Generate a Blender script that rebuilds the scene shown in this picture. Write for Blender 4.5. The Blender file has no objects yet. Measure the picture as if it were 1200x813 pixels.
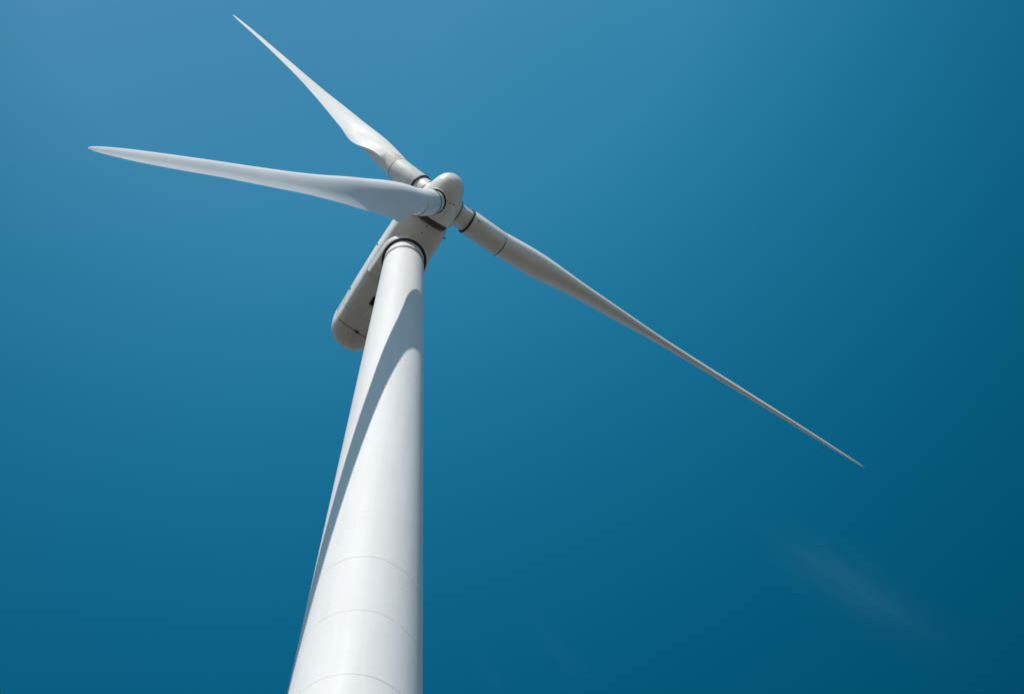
import bpy, bmesh, math, random
import numpy as np
from mathutils import Vector, Matrix

random.seed(4)
rng = np.random.default_rng(4)
C = bpy.context.scene.collection
scene = bpy.context.scene
rad = math.radians

# ------------------------------------------------------------------ camera
F_PX, PITCH, YAW, ROLL = 1085.655, rad(87.407), rad(6.542), rad(-0.16)
CAM = Vector((0.0, -21.778, 1.6))
PPX, PPY = 600 - 86.69, 406.5 - 407.18          # optical axis in the 1200 x 813 photo (a crop)
fw = Vector((math.sin(YAW) * math.cos(PITCH), math.cos(YAW) * math.cos(PITCH), math.sin(PITCH)))
rt0 = Vector((math.cos(YAW), -math.sin(YAW), 0))
up0 = rt0.cross(fw)
rt = rt0 * math.cos(ROLL) + up0 * math.sin(ROLL)
up = -rt0 * math.sin(ROLL) + up0 * math.cos(ROLL)
cd = bpy.data.cameras.new('camera')
cam = bpy.data.objects.new('camera', cd)
C.objects.link(cam)
m = Matrix((rt, up, -fw)).transposed().to_4x4()
m.translation = CAM
cam.matrix_world = m
cd.sensor_fit = 'HORIZONTAL'
cd.sensor_width = 36.0
cd.lens = 36.0 * F_PX / 1200.0
cd.shift_x = (600 - PPX) / 1200.0
cd.shift_y = (PPY - 406.5) / 1200.0
cd.clip_end = 20000
scene.camera = cam

# ------------------------------------------------------------------ light and sky
SUN_AZ, SUN_EL = rad(207.0), rad(38.0)         # azimuth from +Y towards +X
w = bpy.data.worlds.new('World')
scene.world = w
w.use_nodes = True
nt = w.node_tree
bg = nt.nodes['Background']
sky = nt.nodes.new('ShaderNodeTexSky')
sky.sky_type = 'NISHITA'
sky.sun_disc = False
sky.sun_elevation = SUN_EL
sky.sun_rotation = SUN_AZ
sky.altitude = 300
sky.air_density = 1.0
sky.dust_density = 0.6
sky.ozone_density = 2.0
SKY_STRENGTH = 0.107

def wnode(op, a, b=None, clamp=False):
    n_ = nt.nodes.new('ShaderNodeMath')
    n_.operation = op
    n_.use_clamp = clamp
    for i_, x_ in enumerate((a, b)):
        if x_ is None:
            continue
        if isinstance(x_, (int, float)):
            n_.inputs[i_].default_value = x_
        else:
            nt.links.new(x_, n_.inputs[i_])
    return n_.outputs[0]

# polarised, deep blue sky: the clear sky darkens and saturates away from the zenith, paler again at the horizon
wtc = nt.nodes.new('ShaderNodeTexCoord')
wsep = nt.nodes.new('ShaderNodeSeparateXYZ')
nt.links.new(wtc.outputs['Generated'], wsep.inputs[0])
DX, DY, DZ = wsep.outputs
zz = wnode('MINIMUM', wnode('MAXIMUM', DZ, 0.62), wnode('ADD', wnode('MULTIPLY', wnode('MINIMUM', DX, 0.0), 0.12), 0.965))
ssep = nt.nodes.new('ShaderNodeSeparateColor')
nt.links.new(sky.outputs[0], ssep.inputs[0])
comb = nt.nodes.new('ShaderNodeCombineColor')
low = wnode('MULTIPLY', wnode('SUBTRACT', 0.60, DZ), 3.0, True)
for i_, (c0, cx, cy, cz, raw, cxy) in enumerate(((-10.45, -1.35, -1.35, 10.4, 0.75, -1.0), (-3.5, -.08, .12, 4.18, 1.0, -.5), (-3.05, -.05, .17, 3.62, 1.12, -.5))):
    e_ = wnode('ADD', wnode('MULTIPLY', zz, cz), c0)
    e_ = wnode('ADD', e_, wnode('MULTIPLY', DX, cx))
    e_ = wnode('ADD', e_, wnode('MULTIPLY', wnode('MAXIMUM', DY, -0.2), cy))
    e_ = wnode('ADD', e_, wnode('MULTIPLY', wnode('MULTIPLY', DX, DY), cxy))
    f_ = wnode('EXPONENT', e_)
    f_ = wnode('ADD', wnode('MULTIPLY', f_, wnode('SUBTRACT', 1.0, low)), wnode('MULTIPLY', low, raw))
    nt.links.new(wnode('MULTIPLY', ssep.outputs[i_], f_), comb.inputs[i_])
# faint cirrus streaks high up
CX, CY = wnode('DIVIDE', DX, zz), wnode('DIVIDE', DY, zz)
ccomb = nt.nodes.new('ShaderNodeCombineXYZ')
nt.links.new(CX, ccomb.inputs[0])
nt.links.new(CY, ccomb.inputs[1])
wisp_sum = None
for (x0, y0, x1, y1, wd, amt) in ((0.42, 0.583, 0.65, 0.70, 0.026, 0.75), (0.45, 0.602, 0.62, 0.682, 0.010, 0.4), (0.17, 0.70, 0.27, 0.80, 0.016, 0.22), (0.12, 0.76, 0.18, 0.83, 0.011, 0.22)):
    L = math.hypot(x1 - x0, y1 - y0)
    ux, uy = (x1 - x0) / L, (y1 - y0) / L
    al = wnode('ADD', wnode('MULTIPLY', CX, ux), wnode('MULTIPLY', CY, uy))
    ac = wnode('ADD', wnode('MULTIPLY', CX, -uy), wnode('MULTIPLY', CY, ux))
    a_mid = (x0 + x1) / 2 * ux + (y0 + y1) / 2 * uy
    c_mid = -x0 * uy + y0 * ux
    cc2 = nt.nodes.new('ShaderNodeCombineXYZ')
    nt.links.new(wnode('MULTIPLY', al, 9.0), cc2.inputs[0])
    nt.links.new(wnode('MULTIPLY', ac, 60.0), cc2.inputs[1])
    wn_ = nt.nodes.new('ShaderNodeTexNoise')
    wn_.inputs['Scale'].default_value = 1.6
    wn_.inputs['Detail'].default_value = 5
    nt.links.new(cc2.outputs[0], wn_.inputs['Vector'])
    ta = wnode('DIVIDE', wnode('SUBTRACT', al, a_mid), L / 2.6)
    tcr = wnode('DIVIDE', wnode('SUBTRACT', ac, c_mid), wd)
    g_ = wnode('EXPONENT', wnode('MULTIPLY', wnode('ADD', wnode('POWER', wnode('ABSOLUTE', ta), 2.0), wnode('POWER', wnode('ABSOLUTE', tcr), 2.0)), -1.0))
    g_ = wnode('MULTIPLY', wnode('MULTIPLY', g_, wnode('MULTIPLY', wn_.outputs[0], 1.7)), amt)
    wisp_sum = g_ if wisp_sum is None else wnode('ADD', wisp_sum, g_)
wisp = nt.nodes.new('ShaderNodeMix')
wisp.data_type = 'RGBA'
wisp.blend_type = 'ADD'
nt.links.new(wisp_sum, wisp.inputs[0])
nt.links.new(comb.outputs[0], wisp.inputs[6])
wisp.inputs[7].default_value = (0.066, 0.10, 0.112, 1)
bg.inputs['Strength'].default_value = SKY_STRENGTH
nt.links.new(wisp.outputs[2], bg.inputs['Color'])

sd = bpy.data.lights.new('sun', 'SUN')
sd.energy = 3.6
sd.angle = rad(0.53)
sd.color = (1.0, 0.945, 0.89)
so = bpy.data.objects.new('sun', sd)
C.objects.link(so)
S = Vector((math.sin(SUN_AZ) * math.cos(SUN_EL), math.cos(SUN_AZ) * math.cos(SUN_EL), math.sin(SUN_EL)))
so.rotation_euler = S.to_track_quat('Z', 'Y').to_euler()
so.location = S * 300

scene.view_settings.view_transform = 'Standard'
scene.view_settings.look = 'None'
scene.view_settings.gamma = 1
scene.view_settings.use_curve_mapping = False
scene.view_settings.exposure = 0.22

# ------------------------------------------------------------------ materials
def nodes_mat(name):
    mt = bpy.data.materials.new(name)
    mt.use_nodes = True
    t = mt.node_tree
    return mt, t, t.nodes['Principled BSDF']

def N(t, kind, **kw):
    n = t.nodes.new(kind)
    for k, v in kw.items():
        setattr(n, k, v)
    return n

def math_node(t, op, a, b=None, clamp=False):
    n = N(t, 'ShaderNodeMath', operation=op, use_clamp=clamp)
    for i, x in enumerate((a, b)):
        if x is None:
            continue
        if isinstance(x, (int, float)):
            n.inputs[i].default_value = x
        else:
            t.links.new(x, n.inputs[i])
    return n.outputs[0]

def noise(t, vec, scale, detail=4, rough=0.55):
    n = N(t, 'ShaderNodeTexNoise')
    n.inputs['Scale'].default_value = scale
    n.inputs['Detail'].default_value = detail
    n.inputs['Roughness'].default_value = rough
    t.links.new(vec, n.inputs['Vector'])
    return n.outputs[0]

def ramp(t, fac, p0, c0, p1, c1):
    r = N(t, 'ShaderNodeValToRGB')
    e = r.color_ramp.elements
    e[0].position, e[0].color = p0, (*c0, 1)
    e[1].position, e[1].color = p1, (*c1, 1)
    t.links.new(fac, r.inputs[0])
    return r.outputs[0]

def mixc(t, fac, a, b, mode='MIX'):
    mx = N(t, 'ShaderNodeMix', data_type='RGBA', blend_type=mode)
    for sock, x in ((mx.inputs[0], fac), (mx.inputs[6], a), (mx.inputs[7], b)):
        if isinstance(x, (int, float)):
            sock.default_value = x
        elif isinstance(x, tuple):
            sock.default_value = (*x, 1)
        else:
            t.links.new(x, sock)
    return mx.outputs[2]

def paint(name, base, rough, dirt=(0.93, 0.92, 0.90), stretch=(1, 1, 1), scale=0.6, seams=None, scuffs=False, stain=None, coat=0.0, spec=0.45, stain_col=(0.42, 0.17, 0.08), fine=(0.95, 0.945, 0.93)):
    mt, t, p = nodes_mat(name)
    tc = N(t, 'ShaderNodeTexCoord').outputs['Object']
    mp = N(t, 'ShaderNodeMapping')
    mp.inputs['Scale'].default_value = stretch
    t.links.new(tc, mp.inputs['Vector'])
    v = mp.outputs[0]
    d = ramp(t, noise(t, v, scale, 6, 0.6), 0.42, dirt, 0.62, (1, 1, 1))
    col = mixc(t, 1.0, base, d, 'MULTIPLY')
    d2 = ramp(t, noise(t, v, scale * 4, 2, 0.5), 0.36, fine, 0.62, (1, 1, 1))
    col = mixc(t, 1.0, col, d2, 'MULTIPLY')
    bump_h = None
    if seams:
        z0, dz, hw = seams
        sep = N(t, 'ShaderNodeSeparateXYZ')
        t.links.new(tc, sep.inputs[0])
        a = math_node(t, 'MODULO', math_node(t, 'ADD', sep.outputs[2], -z0 + dz * 40.5), dz)
        dist = math_node(t, 'ABSOLUTE', math_node(t, 'SUBTRACT', a, dz / 2))
        line = math_node(t, 'SUBTRACT', 1.0, math_node(t, 'DIVIDE', dist, hw), True)
        patchy = ramp(t, noise(t, tc, 0.45, 3), 0.35, (0.10,) * 3, 0.65, (0.8,) * 3)
        lower = math_node(t, 'ADD', math_node(t, 'MULTIPLY', math_node(t, 'LESS_THAN', sep.outputs[2], z0 + dz * 2.5), 0.9), 0.22)
        f = math_node(t, 'MULTIPLY', math_node(t, 'MULTIPLY', line, patchy), lower, True)
        col = mixc(t, f, col, (0.22, 0.215, 0.21))
        # every second plate of the shell is a touch duller
        plate = math_node(t, 'FLOOR', math_node(t, 'DIVIDE', math_node(t, 'ADD', sep.outputs[2], -z0 + dz * 40), dz))
        wn = N(t, 'ShaderNodeTexWhiteNoise', noise_dimensions='1D')
        t.links.new(plate, wn.inputs['W'])
        pl = ramp(t, wn.outputs[0], 0.0, (0.985, 0.985, 0.985), 1.0, (1, 1, 1))
        col = mixc(t, 1.0, col, pl, 'MULTIPLY')
    if scuffs:
        big = ramp(t, noise(t, tc, 0.55, 2), 0.63, (0, 0, 0), 0.70, (1, 1, 1))
        fine = ramp(t, noise(t, tc, 9.0, 5, 0.7), 0.53, (0, 0, 0), 0.60, (1, 1, 1))
        f = mixc(t, 1.0, big, fine, 'MULTIPLY')
        f2 = math_node(t, 'MULTIPLY', f, 0.26)
        col = mixc(t, f2, col, (0.38, 0.36, 0.34))
    if stain:
        (sx, sy, sz, sr) = stain
        vm = N(t, 'ShaderNodeVectorMath', operation='DISTANCE')
        t.links.new(tc, vm.inputs[0])
        vm.inputs[1].default_value = (sx, sy, sz)
        near = math_node(t, 'SUBTRACT', 1.0, math_node(t, 'DIVIDE', vm.outputs['Value'], sr), True)
        blot = ramp(t, noise(t, tc, 6.0, 4, 0.7), 0.44, (0, 0, 0), 0.6, (1, 1, 1))
        f = math_node(t, 'MULTIPLY', math_node(t, 'MULTIPLY', near, 1.6, True), blot)
        col = mixc(t, f, col, stain_col)
    t.links.new(col, p.inputs['Base Color'])
    rr = ramp(t, noise(t, v, scale * 3, 3), 0.3, (rough * 0.85,) * 3, 0.7, (rough * 1.2,) * 3)
    t.links.new(rr, p.inputs['Roughness'])
    p.inputs['Specular IOR Level'].default_value = spec
    p.inputs['Coat Weight'].default_value = coat
    p.inputs['Coat Roughness'].default_value = 0.25
    return mt

M_TOWER = paint('tower_paint', (0.695, 0.69, 0.685), 0.55, spec=0.2, dirt=(0.972, 0.968, 0.96), fine=(0.985, 0.983, 0.98), stretch=(1, 1, 0.12), scale=0.9, seams=(26.194, 2.549, 0.025), scuffs=True)
M_NAC = paint('nacelle_paint', (0.74, 0.735, 0.725), 0.4, scale=0.5, stain=(0.0, 11.25, -0.75, 0.75), stain_col=(0.55, 0.45, 0.39))
M_HUB = paint('hub_paint', (0.74, 0.735, 0.725), 0.38, scale=0.8)
M_BLADE = paint('blade_gelcoat', (0.82, 0.815, 0.81), 0.5, fine=(0.975, 0.972, 0.968), dirt=(0.95, 0.945, 0.935), stretch=(1, 1, 0.15), scale=0.8, spec=0.1)
M_COLLAR = paint('collar_paint', (0.76, 0.765, 0.76), 0.48, scale=1.2, spec=0.25)

def plain(name, col, rough, metal=0.0, var=0.25):
    mt, t, p = nodes_mat(name)
    tc = N(t, 'ShaderNodeTexCoord').outputs['Object']
    n = noise(t, tc, 5.0, 5)
    c = ramp(t, n, 0.3, tuple(x * (1 - var) for x in col), 0.7, tuple(min(1, x * (1 + var)) for x in col))
    t.links.new(c, p.inputs['Base Color'])
    p.inputs['Roughness'].default_value = rough
    p.inputs['Metallic'].default_value = metal
    return mt

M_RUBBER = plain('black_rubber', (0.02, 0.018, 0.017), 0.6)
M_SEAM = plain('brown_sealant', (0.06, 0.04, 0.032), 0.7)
M_GREY = plain('grey_steel', (0.16, 0.15, 0.145), 0.5, 0.3)
M_FAINT = plain('weathered_joint', (0.42, 0.41, 0.40), 0.6)
M_DARK = plain('dark_opening', (0.012, 0.012, 0.012), 0.8)

mt, t, p = nodes_mat('dry_ground')
tc = N(t, 'ShaderNodeTexCoord').outputs['Object']
a = ramp(t, noise(t, tc, 0.05, 6), 0.35, (0.125, 0.10, 0.078), 0.65, (0.185, 0.152, 0.122))
b = ramp(t, noise(t, tc, 2.5, 8, 0.7), 0.35, (0.6, 0.6, 0.55), 0.65, (1.1, 1.08, 1.0))
t.links.new(mixc(t, 1.0, a, b, 'MULTIPLY'), p.inputs['Base Color'])
p.inputs['Roughness'].default_value = 0.95
M_GROUND = mt

# ------------------------------------------------------------------ mesh helpers
def new_obj(name, verts, faces, mat, parent=None, matrix=None, smooth=True, sharp_angle=35):
    me = bpy.data.meshes.new(name)
    me.from_pydata([tuple(map(float, v)) for v in verts], [], faces)
    bm = bmesh.new()
    bm.from_mesh(me)
    bmesh.ops.recalc_face_normals(bm, faces=bm.faces)
    for f in bm.faces:
        f.smooth = smooth
    if smooth and sharp_angle:
        for e in bm.edges:
            if len(e.link_faces) == 2 and e.calc_face_angle(0) > rad(sharp_angle):
                e.smooth = False
    bm.to_mesh(me)
    bm.free()
    me.materials.append(mat)
    o = bpy.data.objects.new(name, me)
    C.objects.link(o)
    if parent:
        o.parent = parent
    if matrix is not None:
        o.matrix_basis = matrix
    return o

def revolve(profile, seg=96, closed=False):
    """profile: list of (r, z); spun round Z. closed: profile is a loop (ring solid)."""
    V, Fc = [], []
    n = len(profile)
    for (r, z) in profile:
        for k in range(seg):
            a = 2 * math.pi * k / seg
            V.append((r * math.cos(a), r * math.sin(a), z))
    for i in range(n if closed else n - 1):
        j = (i + 1) % n
        for k in range(seg):
            l = (k + 1) % seg
            Fc.append((i * seg + k, i * seg + l, j * seg + l, j * seg + k))
    if not closed:
        Fc.append(tuple(range(seg)))
        Fc.append(tuple((n - 1) * seg + k for k in range(seg)))
    return V, Fc

def ring(ri, ro, z0, z1, seg=96, ch=0.012):
    return revolve([(ri, z0), (ro - ch, z0), (ro, z0 + ch), (ro, z1 - ch), (ro - ch, z1), (ri, z1)], seg, True)

def box(cx, cy, cz, sx, sy, sz):
    V = [(cx + a * sx / 2, cy + b * sy / 2, cz + c * sz / 2) for a in (-1, 1) for b in (-1, 1) for c in (-1, 1)]
    Fc = [(0, 1, 3, 2), (4, 6, 7, 5), (0, 4, 5, 1), (2, 3, 7, 6), (0, 2, 6, 4), (1, 5, 7, 3)]
    return V, Fc

def merge(parts):
    V, Fc = [], []
    for v, f in parts:
        o = len(V)
        V += list(v)
        Fc += [tuple(i + o for i in q) for q in f]
    return V, Fc

def pchip(xs, ys, x):
    xs, ys, x = map(np.asarray, (xs, ys, x))
    h = np.diff(xs); d = np.diff(ys) / h
    mm = np.zeros(len(xs))
    mm[0], mm[-1] = d[0], d[-1]
    for i in range(1, len(xs) - 1):
        if d[i - 1] * d[i] > 0:
            w1, w2 = 2 * h[i] + h[i - 1], h[i] + 2 * h[i - 1]
            mm[i] = (w1 + w2) / (w1 / d[i - 1] + w2 / d[i])
    k = np.clip(np.searchsorted(xs, x) - 1, 0, len(h) - 1)
    s = (x - xs[k]) / h[k]
    return ((1 + 2 * s) * (1 - s) ** 2 * ys[k] + s * (1 - s) ** 2 * h[k] * mm[k]
            + s * s * (3 - 2 * s) * ys[k + 1] + s * s * (s - 1) * h[k] * mm[k + 1])

# ------------------------------------------------------------------ ground
gx = 9000.0
nseg = 24
V = [(gx * (i / nseg - .5) * 2, gx * (j / nseg - .5) * 2, 0) for i in range(nseg + 1) for j in range(nseg + 1)]
Fc = [(i * (nseg + 1) + j, (i + 1) * (nseg + 1) + j, (i + 1) * (nseg + 1) + j + 1, i * (nseg + 1) + j + 1)
      for i in range(nseg) for j in range(nseg)]
ground = new_obj('ground', V, Fc, M_GROUND, smooth=False)
ground['kind'] = 'structure'

# ------------------------------------------------------------------ wind turbine
turbine = bpy.data.objects.new('wind_turbine', None)
turbine.empty_display_size = 2
C.objects.link(turbine)
turbine['label'] = 'tall white three-bladed wind turbine with a tapering tubular tower, seen from below against blue sky'
turbine['category'] = 'wind turbine'

# --- tower
RB, RT, ZT = 2.3674, 1.416, 66.777
kz = (RB - RT) / ZT
zs = [0.0] + list(np.linspace(0.5, 65.2, 60)) + [66.4, 67.3]
V, Fc = revolve([(RB - kz * z, z) for z in zs], 160)
tower = new_obj('tower', V, Fc, M_TOWER, turbine)
r_b = RB - kz * 65.7
V, Fc = ring(r_b - 0.05, r_b + 0.025, 65.45, 65.85, 128)
new_obj('flange_band', V, Fc, M_GREY, tower)

# --- rotor frame
PSI, TILT = rad(27.2546), rad(5.0367)
hh = Vector((math.sin(PSI), -math.cos(PSI), 0))
n_ax = hh * math.cos(TILT) + Vector((0, 0, math.sin(TILT)))      # nacelle -> nose
s_ax = Vector((math.cos(PSI), math.sin(PSI), 0))
v_ax = s_ax.cross(n_ax)
if v_ax.z < 0:
    v_ax = -v_ax
HUB = Vector((0, 0, 68.3774)) + hh * 4.6076
# nacelle frame: X = s, Y = rearward (-n), Z = v
NM = Matrix((s_ax, -n_ax, v_ax)).transposed().to_4x4()
NM.translation = HUB

# --- nacelle shell
def nac_section(y, w, zb, zt, e, n=72, xo=-0.13):
    zc, hz = (zb + zt) / 2, (zt - zb) / 2
    out = []
    for k in range(n):
        a = 2 * math.pi * k / n
        ca, sa = math.cos(a), math.sin(a)
        x = w * math.copysign(abs(ca) ** (2 / e), ca)
        z = hz * math.copysign(abs(sa) ** (2 / e), sa)
        out.append((x + xo, y, zc + z))
    return out
ZB, ZTOP, HW = -0.80, 2.25, 1.86
XO = -0.13
st = [(1.21, 1.50, -0.62, 1.75, 3.0), (1.25, 1.62, -0.70, 1.85, 3.2), (1.42, 1.72, -0.76, 1.95, 3.5), (1.9, 1.82, -0.79, 2.1, 4.0), (3.0, 1.87, ZB, 2.25, 4.4),
      (5.0, 1.88, ZB, 2.3, 4.6), (8.0, 1.80, ZB, 2.3, 4.6), (10.77, 1.70, ZB, 2.25, 4.4)]
secs = [nac_section(*q) for q in st]
# joint groove of the rear cap
secs += [nac_section(10.79, 1.675, ZB + 0.025, 2.22, 4.4), nac_section(10.83, 1.675, ZB + 0.025, 2.22, 4.4),
         nac_section(10.85, 1.70, ZB, 2.25, 4.4)]
for q in np.linspace(0.08, 1, 13):
    a = q * math.pi / 2
    k = max(0.015, math.cos(a) ** 0.75)
    secs.append(nac_section(10.85 + 1.66 * math.sin(a), 1.70 * k, 0.35 + (ZB - 0.35) * k, 0.35 + 1.9 * k, 4.4 - 2.0 * q))
V = [p for s in secs for p in s]
n = 72
Fc = []
for i in range(len(secs) - 1):
    for k in range(n):
        l = (k + 1) % n
        Fc.append((i * n + k, i * n + l, (i + 1) * n + l, (i + 1) * n + k))
Fc.append(tuple(range(n)))
Fc.append(tuple((len(secs) - 1) * n + k for k in range(n)))
nacelle = new_obj('nacelle', V, Fc, M_NAC, turbine, NM, sharp_angle=50)

# belly fairing round the yaw bearing: round in front, straight sides, ends in a step behind the tower
YT = 4.72                                       # tower axis in the nacelle frame near the yaw ring
def u_outline(ro, yrear, n=40):
    pts = [(-ro, yrear)]
    for k in range(n + 1):
        a = math.pi + math.pi * k / n
        pts.append((ro * math.cos(a), YT + ro * math.sin(a)))
    pts.append((ro, yrear))
    return pts
levels = [(-0.60, 1.80, 0.0), (-0.80, 1.79, 0.0), (-1.06, 1.66, 0.0), (-1.10, 1.62, 0.0)]
V, Fc = [], []
for z, ro, _ in levels:
    for (x, y) in u_outline(ro, YT + 2.0):
        V.append((x, y, z + 0.0 * y))
nn = len(u_outline(1, 1))
for i in range(len(levels) - 1):
    for k in range(nn):
        l = (k + 1) % nn
        Fc.append((i * nn + k, i * nn + l, (i + 1) * nn + l, (i + 1) * nn + k))
Fc.append(tuple(range(nn)))
Fc.append(tuple((len(levels) - 1) * nn + k for k in range(nn)))
new_obj('belly_fairing', V, Fc, M_NAC, nacelle)
# yaw ring
V, Fc = ring(1.30, 1.605, -1.14, -0.9, 128)
yaw = new_obj('yaw_ring', V, Fc, M_RUBBER, nacelle, Matrix.Translation((0, YT, 0)))
# belly vent
V, Fc = box(0.10, 8.36, ZB - 0.005, 0.95, 0.66, 0.05)
new_obj('vent', V, Fc, M_DARK, nacelle, smooth=False)
# lifting lugs and sensors on the flanks
for (x, y, z) in ((-2.02, 5.1, 0.5), (-1.93, 8.85, 0.5), (1.70, 1.95, -0.3)):
    prof = [(0.001, 0), (0.04, 0), (0.04, 0.10), (0.07, 0.11), (0.07, 0.15), (0.04, 0.18), (0.001, 0.19)]
    V, Fc = revolve(prof, 16)
    mtx = Matrix.Translation((x + (0.1 if x < 0 else -0.1), y, z)) @ Matrix.Rotation(rad(-90 if x < 0 else 90), 4, 'Y')
    new_obj('lifting_lug', V, Fc, M_GREY, nacelle, mtx)
# drain plugs under the front of the shell
for (x, y) in ((0.05, 1.85), (0.03, 2.45)):
    V, Fc = revolve([(0.001, 0), (0.05, 0), (0.05, 0.05), (0.001, 0.06)], 14)
    new_obj('drain_plug', V, Fc, M_DARK, nacelle, Matrix.Translation((x, y, ZB - 0.03)))
# dark shaft cover in the slot between hub and shell
RY = Matrix.Rotation(rad(-90), 4, 'X')           # spin axis Z -> Y
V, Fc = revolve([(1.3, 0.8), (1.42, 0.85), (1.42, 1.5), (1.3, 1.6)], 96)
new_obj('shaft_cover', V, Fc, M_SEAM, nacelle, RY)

# --- blades: local frame X = towards leading edge, Z = radial
PHI = 127.2747
CONE, FLEX, R = rad(-2.592), 2.127, 41.0
us = [.1363, .165, .190, .215, .240, .265, .283, .289, .310, .34, .40, .50, .60, .70, .80, .88, .94, .975, .993, 1.0]
xle = [0.915, 0.970, 1.010, 1.040, 1.040, 1.035, 1.020, 1.010, 0.985, 0.934, 0.860, 0.668, 0.535, 0.451, 0.384, 0.322, 0.264, 0.174, 0.095, 0.016]
xte = [0.915, 0.935, 1.090, 1.310, 1.530, 1.740, 1.790, 1.775, 1.720, 1.649, 1.465, 1.172, 0.957, 0.811, 0.637, 0.532, 0.399, 0.254, 0.143, 0.024]
twi = [37.500, 36.700, 35.900, 35.000, 34.000, 32.300, 30.700, 30.100, 28.000, 25.500, 21.500, 16.500, 12.300, 10.400, 9.300, 8.800, 8.500, 8.400, 8.300, 8.300]
thk = [1.83, 1.87, 1.91, 1.87, 1.74, 1.52, 1.40, 1.35, 1.22, 1.10, .88, .58, .46, .385, .32, .25, .175, .125, .08, .02]
BEND = [(0.42, 0.54), (0.465, 0.24), (0.0, 0.51)]

def sstep(x, a, b):
    t_ = min(max((x - a) / (b - a), 0), 1)
    return t_ * t_ * (3 - 2 * t_)

def section(u, a, b, tw, th, n=36):
    c = a + b
    q = np.linspace(0, 2 * np.pi, 2 * n, endpoint=False)
    xf = (1 + np.cos(q)) / 2
    upper = np.sin(q) >= 0
    x = a - c * xf
    # outboard: cambered aerofoil
    yt = 5 * (.2969 * np.sqrt(xf) - .126 * xf - .3516 * xf ** 2 + .2843 * xf ** 3 - .1036 * xf ** 4) * th
    y_air = .02 * c * 4 * xf * (1 - xf) + np.where(upper, 1, -1) * yt
    # inboard: round root tube with a sharp trailing fin drawn out of it, tangent lines from the fin's edge
    rho = th / 2
    py = -rho * (0.70 * sstep(u, .14, .175) - 0.55 * sstep(u, .19, .275))
    px = -max(b, rho * 1.0005)
    D = math.hypot(px, py)
    ph, be = math.atan2(py, px) % (2 * math.pi), math.acos(min(1, rho / D))
    y_hull = np.zeros_like(x)
    for i in range(len(x)):
        xi = x[i]
        sg = 1 if upper[i] else -1
        if xi >= 0:
            y_hull[i] = sg * rho * math.sqrt(max(0, 1 - (xi / a) ** 2))
        else:
            tp = ph - be if sg > 0 else ph + be
            tx, ty = rho * math.cos(tp), rho * math.sin(tp)
            if xi > tx:
                y_hull[i] = sg * math.sqrt(max(0, rho * rho - xi * xi))
            else:
                y_hull[i] = py + (ty - py) * (xi - px) / (tx - px + 1e-9)
    k_ = 1 - sstep(u, .25, .42)
    y = y_air * (1 - k_) + y_hull * k_
    # aft loading: both skins hook down to the pressure side ahead of the trailing edge
    g = np.clip((xf - .64) / .36, 0, 1)
    y = y - .17 * th * g ** 1.7 * sstep(u, .24, .32)
    w_ = math.radians(tw)
    # chord towards leading edge: X cos + upwind sin ; suction side downwind
    return x * math.cos(w_) + y * math.sin(w_), x * math.sin(w_) - y * math.cos(w_)

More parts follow.
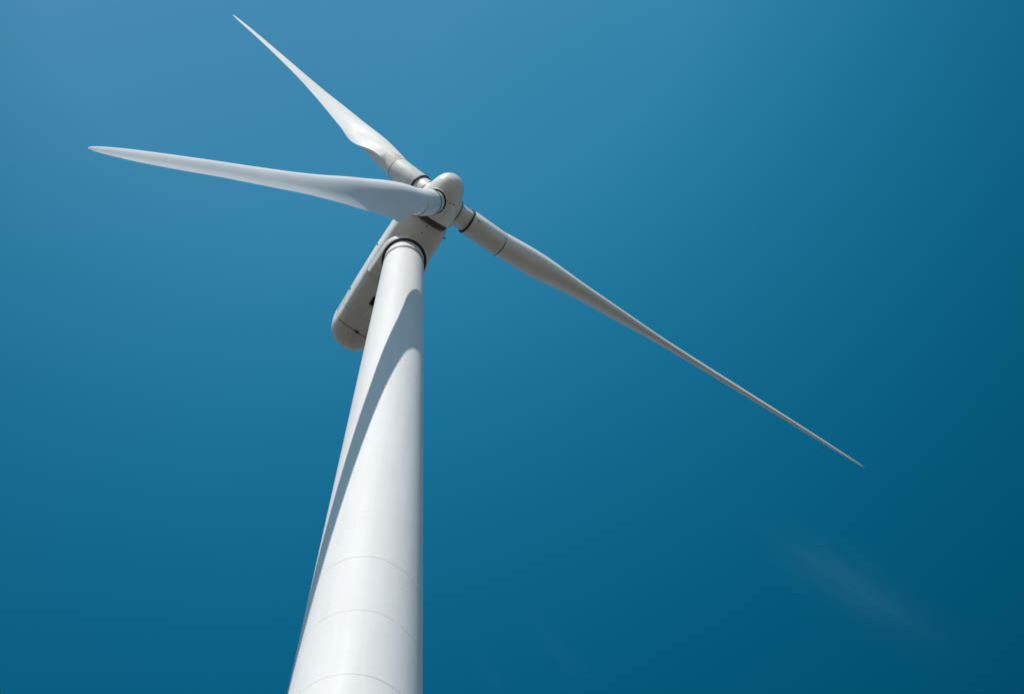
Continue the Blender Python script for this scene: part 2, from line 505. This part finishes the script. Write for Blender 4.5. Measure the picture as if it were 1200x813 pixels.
UU = np.concatenate([np.linspace(.1363, .36, 90), np.linspace(.365, .95, 70), np.linspace(.953, 1, 24)])
IV = [pchip(us, arr, UU) for arr in (xle, xte, twi, thk)]
bm_marks = None
RING_R1, RING_R2, CR = 2.5617, 5.588, 0.93
shared = {}
for k in range(3):
    ang = rad(PHI + 120 * k)
    d = s_ax * math.cos(ang) + v_ax * math.sin(ang)
    er = -(-s_ax * math.sin(ang) + v_ax * math.cos(ang))
    # frame X = er, Y = d x er, Z = d
    yv = d.cross(er)
    sgn = 1 if yv.dot(n_ax) > 0 else -1
    B = Matrix((er, yv, d)).transposed().to_4x4()
    # coning of the root axis
    B = B @ Matrix.Rotation(-sgn * CONE * 1.0, 4, 'X')
    B.translation = HUB
    V = []
    npts = 72
    for i, u in enumerate(UU):
        tw_ = IV[2][i] - (7.5 * sstep(u, .33, .6) if k == 2 else 0)      # less outer twist on this blade alone, shaped to widen its sunlit strip
        px, pn = section(u, IV[0][i], IV[1][i], tw_, IV[3][i])
        q = min(max((u - .136) / .864, 0), 1)
        bw = 4 * q * (1 - q)
        ox, on = BEND[k][0] * bw, BEND[k][1] * bw + FLEX * u * u
        for a_, b_ in zip(px, pn):
            V.append((a_ + ox, sgn * (b_ + on), u * R))
    Fc = []
    for i in range(len(UU) - 1):
        for j in range(npts):
            l = (j + 1) % npts
            Fc.append((i * npts + j, i * npts + l, (i + 1) * npts + l, (i + 1) * npts + j))
    Fc.append(tuple(range(npts)))
    Fc.append(tuple((len(UU) - 1) * npts + j for j in range(npts)))
    mat = M_BLADE
    if k == 0:
        mat = paint('blade_gelcoat_stained', (0.82, 0.815, 0.81), 0.5, fine=(0.975, 0.972, 0.968), dirt=(0.95, 0.945, 0.935), stretch=(1, 1, 0.15),
                    scale=0.8, spec=0.1, stain=(-0.55, sgn * 0.72, 6.0, 0.75))
    bl = new_obj('blade', V, Fc, mat, turbine, B, sharp_angle=38)
    def child(name, vf, mat, mtx=None):
        if name not in shared:
            o = new_obj(name, *vf(), mat, bl, mtx)
            shared[name] = o.data
        else:
            o = bpy.data.objects.new(name, shared[name])
            C.objects.link(o)
            o.parent = bl
            if mtx is not None:
                o.matrix_basis = mtx
        return o
    child('root_collar', lambda: revolve([(CR - .09, RING_R1 + .12), (CR - .09, RING_R1 + .02), (CR - .01, RING_R1), (CR, RING_R1 + .02),
                                           (CR, RING_R2 - .025), (CR - .02, RING_R2), (0.2, RING_R2)], 96), M_COLLAR)
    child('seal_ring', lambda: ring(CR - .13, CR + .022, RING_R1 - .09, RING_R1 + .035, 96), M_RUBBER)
    child('joint_ring', lambda: ring(CR - .1, CR + .006, RING_R2 - .03, RING_R2 + .03, 96, .004), M_SEAM)
    child('pitch_bearing', lambda: revolve([(.3, 1.2), (.82, 1.2), (.82, RING_R1 - .1), (.80, RING_R1 + .10), (.3, RING_R1 + .10)], 96), M_HUB)
    for (ma, z_) in ((70, .42), (75, .42), (80, .42), (72, .62), (200, .42), (205, .42), (202, .62), (320, .42), (325, .42), (322, .62)):
        child('index_mark', lambda: box(CR + .001, 0, RING_R1, .012, .035, .12), M_GREY, Matrix.Rotation(rad(ma), 4, 'Z') @ Matrix.Translation((0, 0, z_)))

# --- hub: spinner blended with three blade bosses
prof = [(0.001, 2.31), (0.18, 2.295), (0.40, 2.24), (0.65, 2.10), (0.88, 1.90), (1.08, 1.55), (1.21, 1.20), (1.36, 0.70), (1.49, 0.25),
        (1.60, -0.25), (1.67, -0.80), (1.67, -1.06), (1.62, -1.11), (0.001, -1.12)]
V, Fc = revolve(prof, 96)
parts = [([(x, -z, y) for x, y, z in V], Fc)]
for k in range(3):
    ang = rad(PHI + 120 * k)
    d = Vector((math.cos(ang), 0, math.sin(ang)))
    e1 = Vector((0, 1, 0))
    e2 = d.cross(e1)
    V, Fc = revolve([(.5, .3), (.93, .3), (.90, 1.42), (.86, 1.47), (.5, 1.47)], 72)
    parts.append(([tuple(e1 * x + e2 * y + d * z) for x, y, z in V], Fc))
V, Fc = merge(parts)
tmp = new_obj('hub_raw', V, Fc, M_HUB)
rm = tmp.modifiers.new('r', 'REMESH')
rm.mode = 'VOXEL'
rm.voxel_size = 0.035
sm = tmp.modifiers.new('s', 'SMOOTH')
sm.factor = 0.5
sm.iterations = 10
dg = bpy.context.evaluated_depsgraph_get()
me = bpy.data.meshes.new_from_object(tmp.evaluated_get(dg))
bpy.data.objects.remove(tmp)
for f in me.polygons:
    f.use_smooth = True
hub = bpy.data.objects.new('hub', me)
C.objects.link(hub)
hub.parent = turbine
hub.matrix_basis = NM
# drain holes in the spinner
for (x, y, z) in ((0.21, -0.52, 0), (0.47, -0.52, 0), (0.70, -0.545, 0), (0.85, -0.55, 0)):
    # dropped onto the skin from below
    o0, d0 = Vector((x, y, -3.0)), Vector((0, 0, 1))
    ok, loc, nor, idx = hub.ray_cast(o0, d0)
    if ok:
        V, Fc = revolve([(0.001, -0.02), (0.055, -0.02), (0.055, 0.004), (0.001, 0.006)], 16)
        new_obj('drain_hole', V, Fc, M_DARK, hub, Matrix.Translation(loc) @ nor.to_track_quat('Z', 'Y').to_matrix().to_4x4())
# dark rings: recess shade and joint line painted in round the blade necks
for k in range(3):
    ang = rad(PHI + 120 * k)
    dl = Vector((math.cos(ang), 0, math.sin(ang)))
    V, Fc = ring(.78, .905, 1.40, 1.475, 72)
    new_obj('neck_shade_ring', V, Fc, M_RUBBER, hub, dl.to_track_quat('Z', 'Y').to_matrix().to_4x4())
# joint of the tail cap: a thin dark sealed gap, with a latch on the underside
lo, hi = nac_section(10.785, 1.682, ZB + 0.018, 2.232, 4.4), nac_section(10.835, 1.682, ZB + 0.018, 2.232, 4.4)
V = lo + hi
Fc = [(k, (k + 1) % 72, 72 + (k + 1) % 72, 72 + k) for k in range(72)]
new_obj('tail_joint', V, Fc, M_SEAM, nacelle)
lo, hi = nac_section(9.80, 1.745, ZB - 0.003, 2.28, 4.5), nac_section(9.825, 1.745, ZB - 0.003, 2.28, 4.5)
V = lo + hi
new_obj('panel_joint', V, Fc, M_FAINT, nacelle)
V, Fc = box(0.0, 10.80, ZB - 0.02, 0.30, 0.16, 0.08)
new_obj('latch', V, Fc, M_SEAM, nacelle, smooth=False)
